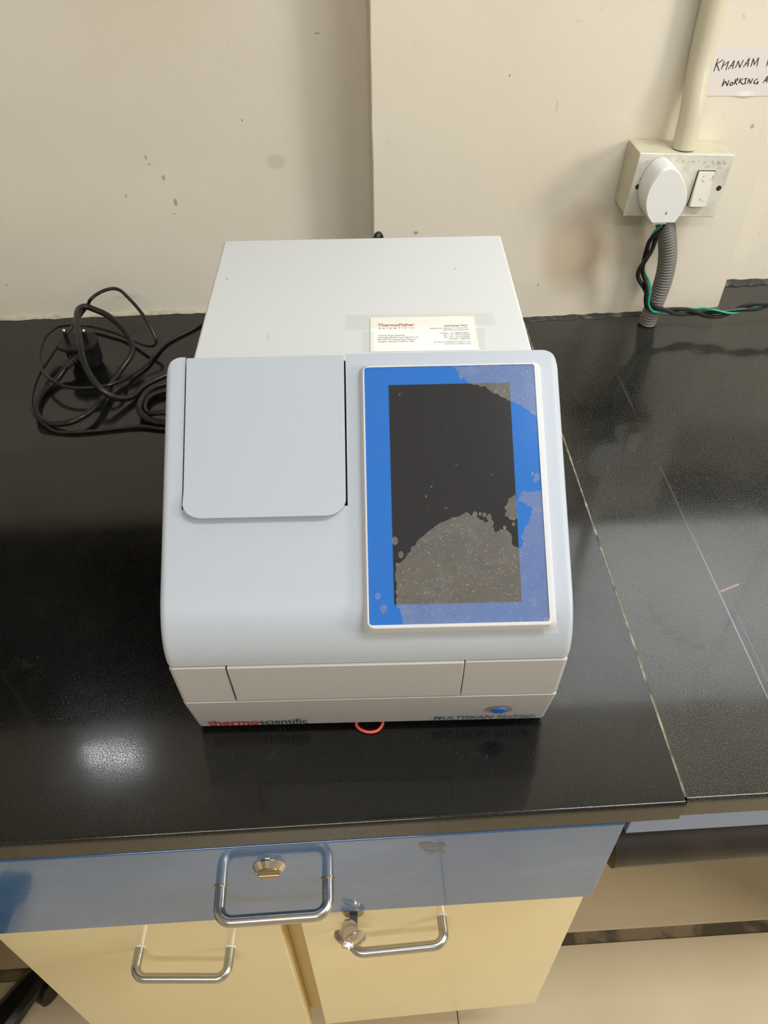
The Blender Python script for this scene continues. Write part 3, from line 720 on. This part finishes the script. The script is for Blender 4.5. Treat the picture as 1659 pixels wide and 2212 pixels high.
# ================================================================ power cord, plug and coil behind on the left
pc = thing('power_cord', 'black power cord coiled on the worktop left of the analyser', 'cable', (-.32, .62, 0))
A = [(-.3700,.6480,.0205),(-.3815,.6385,.0150),(-.3870,.6310,.0100),(-.3942,.6192,.006),(-.4051,.5953,.005),(-.4058,.5682,.005),(-.3994,.547,.005),(-.3877,.5326,.005),(-.3723,.5261,.006),(-.3511,.5237,.01),(-.3344,.535,.012),(-.323,.5629,.01),(-.3187,.5914,.01),(-.309,.6211,.014),(-.2973,.6412,.022),(-.294,.6558,.028),(-.3005,.6725,.036),(-.3124,.6879,.044),(-.33,.702,.052),(-.3465,.7078,.058),(-.3594,.7101,.062),(-.365,.6968,.064),(-.3601,.669,.064),(-.3502,.6299,.058),(-.3409,.5977,.048),(-.3309,.5798,.036),(-.3168,.5666,.024),(-.3006,.5657,.012),(-.2858,.5763,.006),(-.2734,.5996,.006),(-.2503,.6199,.006),(-.2277,.6311,.006),(-.200,.628,.006),(-.196,.615,.005),(-.2258,.6149,.006),(-.2476,.6008,.006),(-.2614,.5908,.008),(-.2703,.5666,.01),(-.271,.5446,.012),(-.2655,.5333,.008),(-.252,.5246,.005),(-.2364,.5198,.005),(-.2136,.5154,.005),(-.18,.514,.005)]
G().tube(smooth_path(A, 6), .0041, 12).out('cord', cord_m, pc)
B2 = [(-.19,.589,.006),(-.2225,.5888,.006),(-.2477,.5845,.006),(-.264,.5736,.006),(-.2669,.5541,.006),(-.2599,.5393,.006),(-.244,.5302,.0135),(-.2153,.5295,.013),(-.18,.53,.006)]
G().tube(smooth_path(B2, 6), .0038, 12).out('cord', cord_m, pc)
tc = thing('thin_lead', 'thin black lead looped over the coiled power cord', 'cable', (-.35, .66, 0))
Cc = [(-.200,.79,.0022),(-.2143,.7641,.0022),(-.2224,.7457,.0022),(-.2602,.7059,.0022),(-.279,.6553,.004),(-.299,.6223,.006),(-.3095,.5895,.018),(-.3331,.5831,.018),(-.3648,.5853,.018),(-.3887,.5995,.02),(-.4086,.6249,.02),(-.42,.6585,.022),(-.4204,.6932,.026),(-.4113,.7073,.03),(-.4023,.7239,.026),(-.3802,.7517,.008),(-.3421,.7361,.006),(-.3152,.7171,.006),(-.2868,.691,.01),(-.2732,.6827,.014),(-.2678,.6837,.022),(-.2759,.6973,.038),(-.2889,.7134,.052),(-.303,.7257,.064),(-.3135,.7323,.072),(-.3247,.7339,.074),(-.3393,.7292,.072),(-.35,.7148,.070),(-.3645,.7298,.05),(-.3847,.7221,.03),(-.4017,.6916,.018),(-.4134,.6466,.012),(-.4157,.6128,.012),(-.4100,.5702,.0145),(-.3990,.5386,.0135),(-.3736,.517,.003),(-.3481,.512,.0026),(-.3154,.5136,.0026),(-.2702,.518,.003),(-.2387,.511,.0026),(-.19,.505,.0026)]
G().tube(smooth_path(Cc, 6), .0023, 10).out('lead', cord_m, tc)
# plug lying on its back with the pins up
pg_ = G(); px, py_ = -.3625, .6560
def dshape(cx, cy, w, h, z, n=24):
    out = []
    for k in range(n):
        a_ = 2*PI*k/n; c_, s_ = math.cos(a_), math.sin(a_)
        out.append((cx+w*abs(c_)**.75*(1 if c_ > 0 else -1), cy+h*abs(s_)**.8*(1 if s_ > 0 else -1)+(0 if s_ < 0 else .004*s_), z))
    return out
pg_.ring([dshape(px+.001, py_+.008, .018, .0105, .0002), dshape(px, py_+.008, .0220, .0130, .008), dshape(px-.0005, py_+.007, .0230, .0140, .034), dshape(px-.001, py_, .0262, .0195, .037), dshape(px-.001, py_, .0262, .0195, .0405), dshape(px-.001, py_, .0255, .0188, .0418)])
pl = pg_.out('plug_body', plugb_m, pc, ang=45)
for x, y, h, r in ((-.3760, .6560, .0605, .0026), (-.3500, .6535, .0605, .0026), (-.3605, .6700, .0655, .0034)):
    M = Matrix.Translation((x, y, 0))
    s_ = G().lathe([(r, .0418), (r, h-.004)], M, 14).out('pin_sleeve', plugb_m, pl, local=False)
    G().lathe([(r*.95, h-.0042), (r*.95, h-.0012), (r*.55, h)], M, 14).out('pin', pin_m, pl)
# strain relief
srp = [Vector((-.3650, .6530, .0240)), 0, Vector((-.3800, .6400, .0160))]
g_ = G()
for k in range(5):
    t = k/4; p0 = srp[0].lerp(srp[2], t); dirv = (srp[2]-srp[0]).normalized()
    g_.tube([p0-dirv*.0014, p0+dirv*.0014], .0080-.0020*t, 16)
g_.tube([srp[0], srp[2]+dirv*.002], .0052, 12)
g_.out('strain_relief', relief_m, pc)
# cord rising behind the analyser
sc = thing('supply_cord', 'black cord looping up behind the back edge of the analyser', 'cable', (.04, .58, 0))
w0 = mw@Vector((.036, .5005, .115))
G().tube(smooth_path([w0, w0+Vector((.001, .035, .012)), (.036, .582, .160), (.0345, .598, .192), (.0360, .6020, .1995), (.0395, .6060, .193), (.043, .612, .150), (.044, .62, .06), (.030, .63, .010), (-.05, .64, .0042), (-.15, .64, .0042)], 8), .0040, 12).out('cord', cord_m, sc)

# ================================================================ socket box, conduit, plug, wires on the pillar
PY = lambda x, off=0: .7316+.0203*(x-.0357)-off
pa = math.atan(.0203); roll = math.radians(3.3)
BM = Matrix.Translation((.4140, PY(.414), .2080))@Matrix.Rotation(pa, 4, 'Z')@Matrix.Rotation(roll, 4, 'Y')     # box frame: x right, y into wall, z up
def BMp(par): return Matrix.Translation(-base(par))@BM
sb = thing('socket_box', 'yellowed square electrical switch and socket box on the cream pillar', 'socket', (.4140, PY(.414), .170))
G().box((-.0585, -.0455, -.0385), (.0585, -.0008, .0375), BMp(sb)).out('back_box', box_m, sb, local=True, bevel=.0015)
G().box((-.0600, -.0495, -.0395), (.0600, -.0462, .0385), BMp(sb)).out('face_plate', plate_m, sb, local=True, bevel=.0012, seg=3)
G().box((.0190, -.0505, -.0245), (.0410, -.0494, .0195), BMp(sb)).out('switch_frame', dark_m, sb, local=True)
sw = G().prism([BMp(sb)@Vector((.0198, y, z)) for y, z in ((-.0490, -.0238), (-.0560, -.0238), (-.0565, -.0225), (-.0520, .0188), (-.0490, .0188))], (BMp(sb).to_3x3()@Vector((.0204, 0, 0))))
sw.out('rocker_switch', rock_m, sb, local=True, bevel=.0006)
for x in (-.0515, .0530):
    G().lathe([(.0033, .0490), (.0033, .0497), (.0030, .0498)], BMp(sb)@Matrix.Translation((x, 0, -.002))@Matrix.Rotation(PI/2, 4, 'X'), 16).out('screw_hole', frame_m, sb, local=True)
G().box((-.040, -.0505, -.026), (-.008, -.0494, .018), BMp(sb)).out('socket_face', white_m, sb, local=True, bevel=.001)
# faint pencil scribble and blue ink ticks on the plate
pg2 = G()
random.seed(3)
x = -.050
while x < .050:
    pts = [BMp(sb)@Vector((x+.0012*k, -.0497, .0290+random.uniform(-.0022, .0026))) for k in range(random.choice((3, 4, 5)))]
    pg2.tube(pts, .00018, 4); x += .0012*len(pts)+random.uniform(.001, .004)
for x in (.026, .042):
    pg2.tube([BMp(sb)@Vector((x+.0015*k, -.0497, .0235+random.uniform(-.0016, .0016))) for k in range(5)], .00018, 4)
pg2.out('pencil_scribble', pencil_m, sb, local=True)
ig = G()
for cx_, cz_, w_ in ((-.0365, .0185, .0018), (-.0475, .0085, .0035)):
    for k in range(4): ig.tube([BMp(sb)@Vector((cx_-w_+w_*2*t/5, -.0497, cz_+random.uniform(-.0012, .0012)-.001*t/5)) for t in range(6)], .0004, 4)
ig.out('ink_mark', bluei_m, sb, local=True)
# white plug-top
wp = thing('plug_top', 'white rounded plug top pushed into the wall socket', 'plug', (.388, .68, .18))
egg = [(.3806, .244), (.3860, .2450), (.3925, .2425), (.3990, .2370), (.4060, .2280), (.4115, .2180), (.4148, .2085), (.4155, .2000), (.4135, .1900), (.4095, .1800), (.4075, .1760), (.3775, .1768), (.3740, .1810), (.3690, .1880), (.3650, .1980), (.3635, .2070), (.3640, .2180), (.3670, .2280), (.3715, .2370), (.3760, .2420)]
def eggring(off, sc):
    cx_, cz_ = .3890, .2100
    return [(cx_+(x-cx_)*sc, PY(x, off), cz_+(z-cz_)*sc) for x, z in smooth2]
smooth2 = []
for i in range(len(egg)):
    if i in (10,): smooth2.append(egg[i]); continue
    a_, b_, c_, d_ = egg[i-1], egg[i], egg[(i+1) % len(egg)], egg[(i+2) % len(egg)]
    if i in (9, 11): smooth2.append(b_); continue
    for k in range(3):
        t = k/3; smooth2.append(tuple(.5*((2*b)+(c-a)*t+(2*a-5*b+4*c-d)*t*t+(3*b-a-3*c+d)*t**3) for a, b, c, d in zip(a_, b_, c_, d_)))
G().ring([eggring(.0505, .97), eggring(.0515, 1.0), eggring(.0805, 1.0), eggring(.0830, .985), eggring(.0845, .95)]).out('plug_body', white_m, wp, ang=50)
G().box((.3800, PY(.388, .080), .1735), (.3985, PY(.388, .060), .1775)).out('cable_clamp', white_m, wp, bevel=.0006)
G().box((.3925, PY(.39, .0852), .1885), (.3935, PY(.39, .0835), .1915)).out('mould_mark', grey_m, wp, smooth=False)
# rigid conduit
cn = thing('conduit_pipe', 'cream plastic conduit pipe running up the pillar from the socket box', 'pipe', (.4185, PY(.4185, .02), .248))
G().tube(smooth_path([(.4178, PY(.418, .0300), .2466), (.4182, PY(.418, .0285), .265), (.4184, PY(.418, .0260), .290), (.4184, PY(.418, .0200), .318), (.4184, PY(.418, .0155), .345), (.4180, PY(.418, .0145), .40), (.4178, PY(.418, .0145), .60), (.4175, PY(.418, .0145), 1.2), (.4170, PY(.418, .0145), 1.99)], 6), .0138, 28).out('pipe', pvc_m, cn)
# corrugated flexible conduit
cf = smooth_path([(.4110, PY(.41, .0310), .1660), (.4187, .7094, .1500), (.4292, .7092, .1197), (.4346, .7090, .0928), (.4355, .7090, .0651), (.4328, .7090, .0402), (.4290, .7090, .0150), (.4280, .7092, .0015)], 26); cf = resample(cf, .0007)
tag(G().tube(cf, .012, 20, rad=lambda i: .0109+.0016*(.5+.5*math.cos(i*2*PI/6))**.7).out('flexible_conduit', grey_m, ang=80), 'grey corrugated flexible conduit from the socket box down to the worktop', 'pipe')
# twisted wires, from the plug down and away to the right
wr = thing('twisted_wires', 'two black wires twisted with a green one, running right along the worktop', 'wire', (.42, .69, .03))
wp_ = [(.3960, PY(.39, .066), .1760), (.4010, .682, .1600), (.3985, .6900, .1318), (.3950, .6925, .1092), (.3958, .6935, .0891), (.4060, .6925, .0664), (.4120, .6905, .0520), (.4230, .6880, .0390), (.4420, .6890, .0335), (.4719, .6900, .0310), (.4934, .6880, .0262), (.5092, .6835, .0290), (.5323, .6817, .0325), (.5569, .6822, .0384), (.5822, .6827, .0399), (.66, .69, .035), (.80, .70, .012), (1.0, .70, .010)]
cen = smooth_path(wp_, 14)
def strand(ph, amp, r, mat, name, freq):
    pts = []; s_ = 0
    for i, p in enumerate(cen):
        if i: s_ += (cen[i]-cen[i-1]).length
        t = (cen[min(i+1, len(cen)-1)]-cen[max(i-1, 0)]).normalized()
        u_ = t.cross(Vector((0, 1, 0))).normalized(); v_ = t.cross(u_)
        a_ = ph+s_*freq; k_ = amp*min(1, s_/.02+.3)*(1.0+.55*math.sin(s_*55+ph))
        pts.append(p+u_*math.cos(a_)*k_+v_*math.sin(a_)*k_*.6)
    G().tube(pts, r, 9).out(name, mat, wr)
strand(.3, .0037, .0030, cord_m, 'black_wire', 62); strand(PI+.3, .0037, .0030, cord_m, 'black_wire', 62); strand(1.2, .0056, .0015, green_m, 'green_wire', 50)

# handwritten paper on the pillar
pp = thing('paper_note', 'grey-white paper note with handwritten black capitals beside the conduit', 'note', (.49, PY(.49), .32))
v = []; nx, nz = 22, 10
for i in range(nx+1):
    for j in range(nz+1):
        t = i/nx; x = .4270+t*.1175; zt = .3475+.0022*t; zb = .2962-.0040*t
        z = zb+(zt-zb)*j/nz; v.append((x, PY(x, .0006+(.0014*math.exp(-((x-.49)/.009)**2) if j == 0 else 0)), z))
f = [(i*(nz+1)+j, (i+1)*(nz+1)+j, (i+1)*(nz+1)+j+1, i*(nz+1)+j+1) for i in range(nx) for j in range(nz)]
po = mesh('paper_sheet', v, f, paper_m, pp, smooth=False); sd = po.modifiers.new('thickness', 'SOLIDIFY'); sd.thickness = .0002
kh = [[(0.4457, 0.3365), (0.4444, 0.3227)], [(0.4522, 0.3351), (0.4456, 0.3305), (0.4509, 0.3231)], [(0.454, 0.3337), (0.453, 0.3249)], [(0.453, 0.3278), (0.4562, 0.3298), (0.4592, 0.333)], [(0.4594, 0.3332), (0.4588, 0.3235)], [(0.4615, 0.3246), (0.4661, 0.334), (0.4665, 0.3245)], [(0.4628, 0.3279), (0.4668, 0.3288)], [(0.4697, 0.3256), (0.4711, 0.333), (0.475, 0.3259), (0.4769, 0.3341)], [(0.4792, 0.3262), (0.4836, 0.3357), (0.4844, 0.326)], [(0.4808, 0.329), (0.4846, 0.3306)], [(0.4883, 0.3265), (0.4887, 0.3352), (0.4919, 0.3283), (0.4948, 0.336), (0.4955, 0.3261)], [(0.5073, 0.3261), (0.5075, 0.3331)], [(0.5066, 0.333), (0.5103, 0.3327), (0.5113, 0.3301), (0.5081, 0.3294)]]
wk = [[(0.46, 0.3138), (0.4593, 0.3059), (0.4621, 0.3116), (0.4656, 0.3063), (0.466, 0.3129)], [(0.4712, 0.31), (0.4689, 0.3096), (0.4685, 0.3075), (0.4703, 0.3064), (0.4718, 0.3078), (0.4712, 0.31)], [(0.4734, 0.3074), (0.474, 0.3131), (0.4766, 0.3141), (0.4768, 0.3119), (0.4738, 0.3108), (0.4776, 0.307)], [(0.4797, 0.314), (0.4793, 0.3084)], [(0.4829, 0.3136), (0.4797, 0.311), (0.4844, 0.3074)], [(0.4844, 0.3135), (0.4881, 0.3137)], [(0.4865, 0.3135), (0.487, 0.3082)], [(0.4844, 0.3074), (0.4884, 0.3084)], [(0.4901, 0.3081), (0.4904, 0.3132), (0.4938, 0.3078), (0.495, 0.3137)], [(0.5012, 0.3131), (0.498, 0.3112), (0.4977, 0.3083), (0.5006, 0.3075), (0.5026, 0.3102)], [(0.5026, 0.3102), (0.5028, 0.3066)], [(0.5093, 0.3081), (0.5123, 0.3154), (0.5138, 0.3084)], [(0.5107, 0.3104), (0.5141, 0.3116)], [(0.5166, 0.3085), (0.5158, 0.3149), (0.5186, 0.314), (0.5165, 0.3115), (0.5203, 0.3088)]]
for nm, st_, r in (('handwriting', kh, .00046), ('handwriting', wk, .00050)):
    g_ = G()
    for q in st_:
        g_.tube(resample([(x, PY(x, .00092), z) for x, z in q], .0003), r, 6)
    g_.v = [(x, PY(x, .00092)+(y-PY(x, .00092))*.25, z) for x, y, z in g_.v]
    g_.out(nm, ink_m, pp)

# ================================================================ stool base at the lower left
sb2 = thing('stool', 'black five-arm base of a stool, one arm reaching beside the cupboard', 'stool', (-.66, -.06, FZ))
hub = Vector((-.66, -.06, FZ+.085))
for k in range(5):
    a_ = math.atan2(.19, .105)+2*PI*k/5
    dv = Vector((math.cos(a_), math.sin(a_), 0)); sd_ = Vector((-dv.y, dv.x, 0))
    rings = []
    for t, w_, zt, zb in ((.02, .030, .095, .060), (.12, .027, .080, .055), (.21, .022, .064, .048), (.232, .017, .058, .048)):
        c_ = Vector((hub.x, hub.y, FZ))+dv*t
        rings.append([c_-sd_*w_+Vector((0, 0, zb)), c_-sd_*w_*.9+Vector((0, 0, zt-.008)), c_-sd_*w_*.5+Vector((0, 0, zt)), c_+sd_*w_*.5+Vector((0, 0, zt)), c_+sd_*w_*.9+Vector((0, 0, zt-.008)), c_+sd_*w_+Vector((0, 0, zb))])
    ar_ = G().ring(rings).out('arm', blkp_m, sb2, bevel=.002)
    cc = Vector((hub.x, hub.y, FZ))+dv*.222+sd_*-.006
    for sgn in (-1, 1):
        M = Matrix.Translation(cc+sd_*sgn*.014+Vector((0, 0, .0251)))@Matrix.Rotation(math.atan2(dv.y, dv.x), 4, 'Z')@Matrix.Rotation(PI/2, 4, 'X')
        G().lathe([(.019, -.008), (.025, -.007), (.025, .007), (.019, .008)], M, 24).out('castor_wheel', blkp_m, ar_)
G().lathe([(.035, FZ+.05), (.035, FZ+.10), (.026, FZ+.12), (.026, FZ+.30), (.014, FZ+.31), (.014, FZ+.46)], Matrix.Translation((hub.x, hub.y, 0)), 24).out('column', blkp_m, sb2)
G().lathe([(.10, FZ+.46), (.165, FZ+.465), (.17, FZ+.49), (.15, FZ+.51)], Matrix.Translation((hub.x, hub.y, 0)), 40).out('seat', blkp_m, sb2)
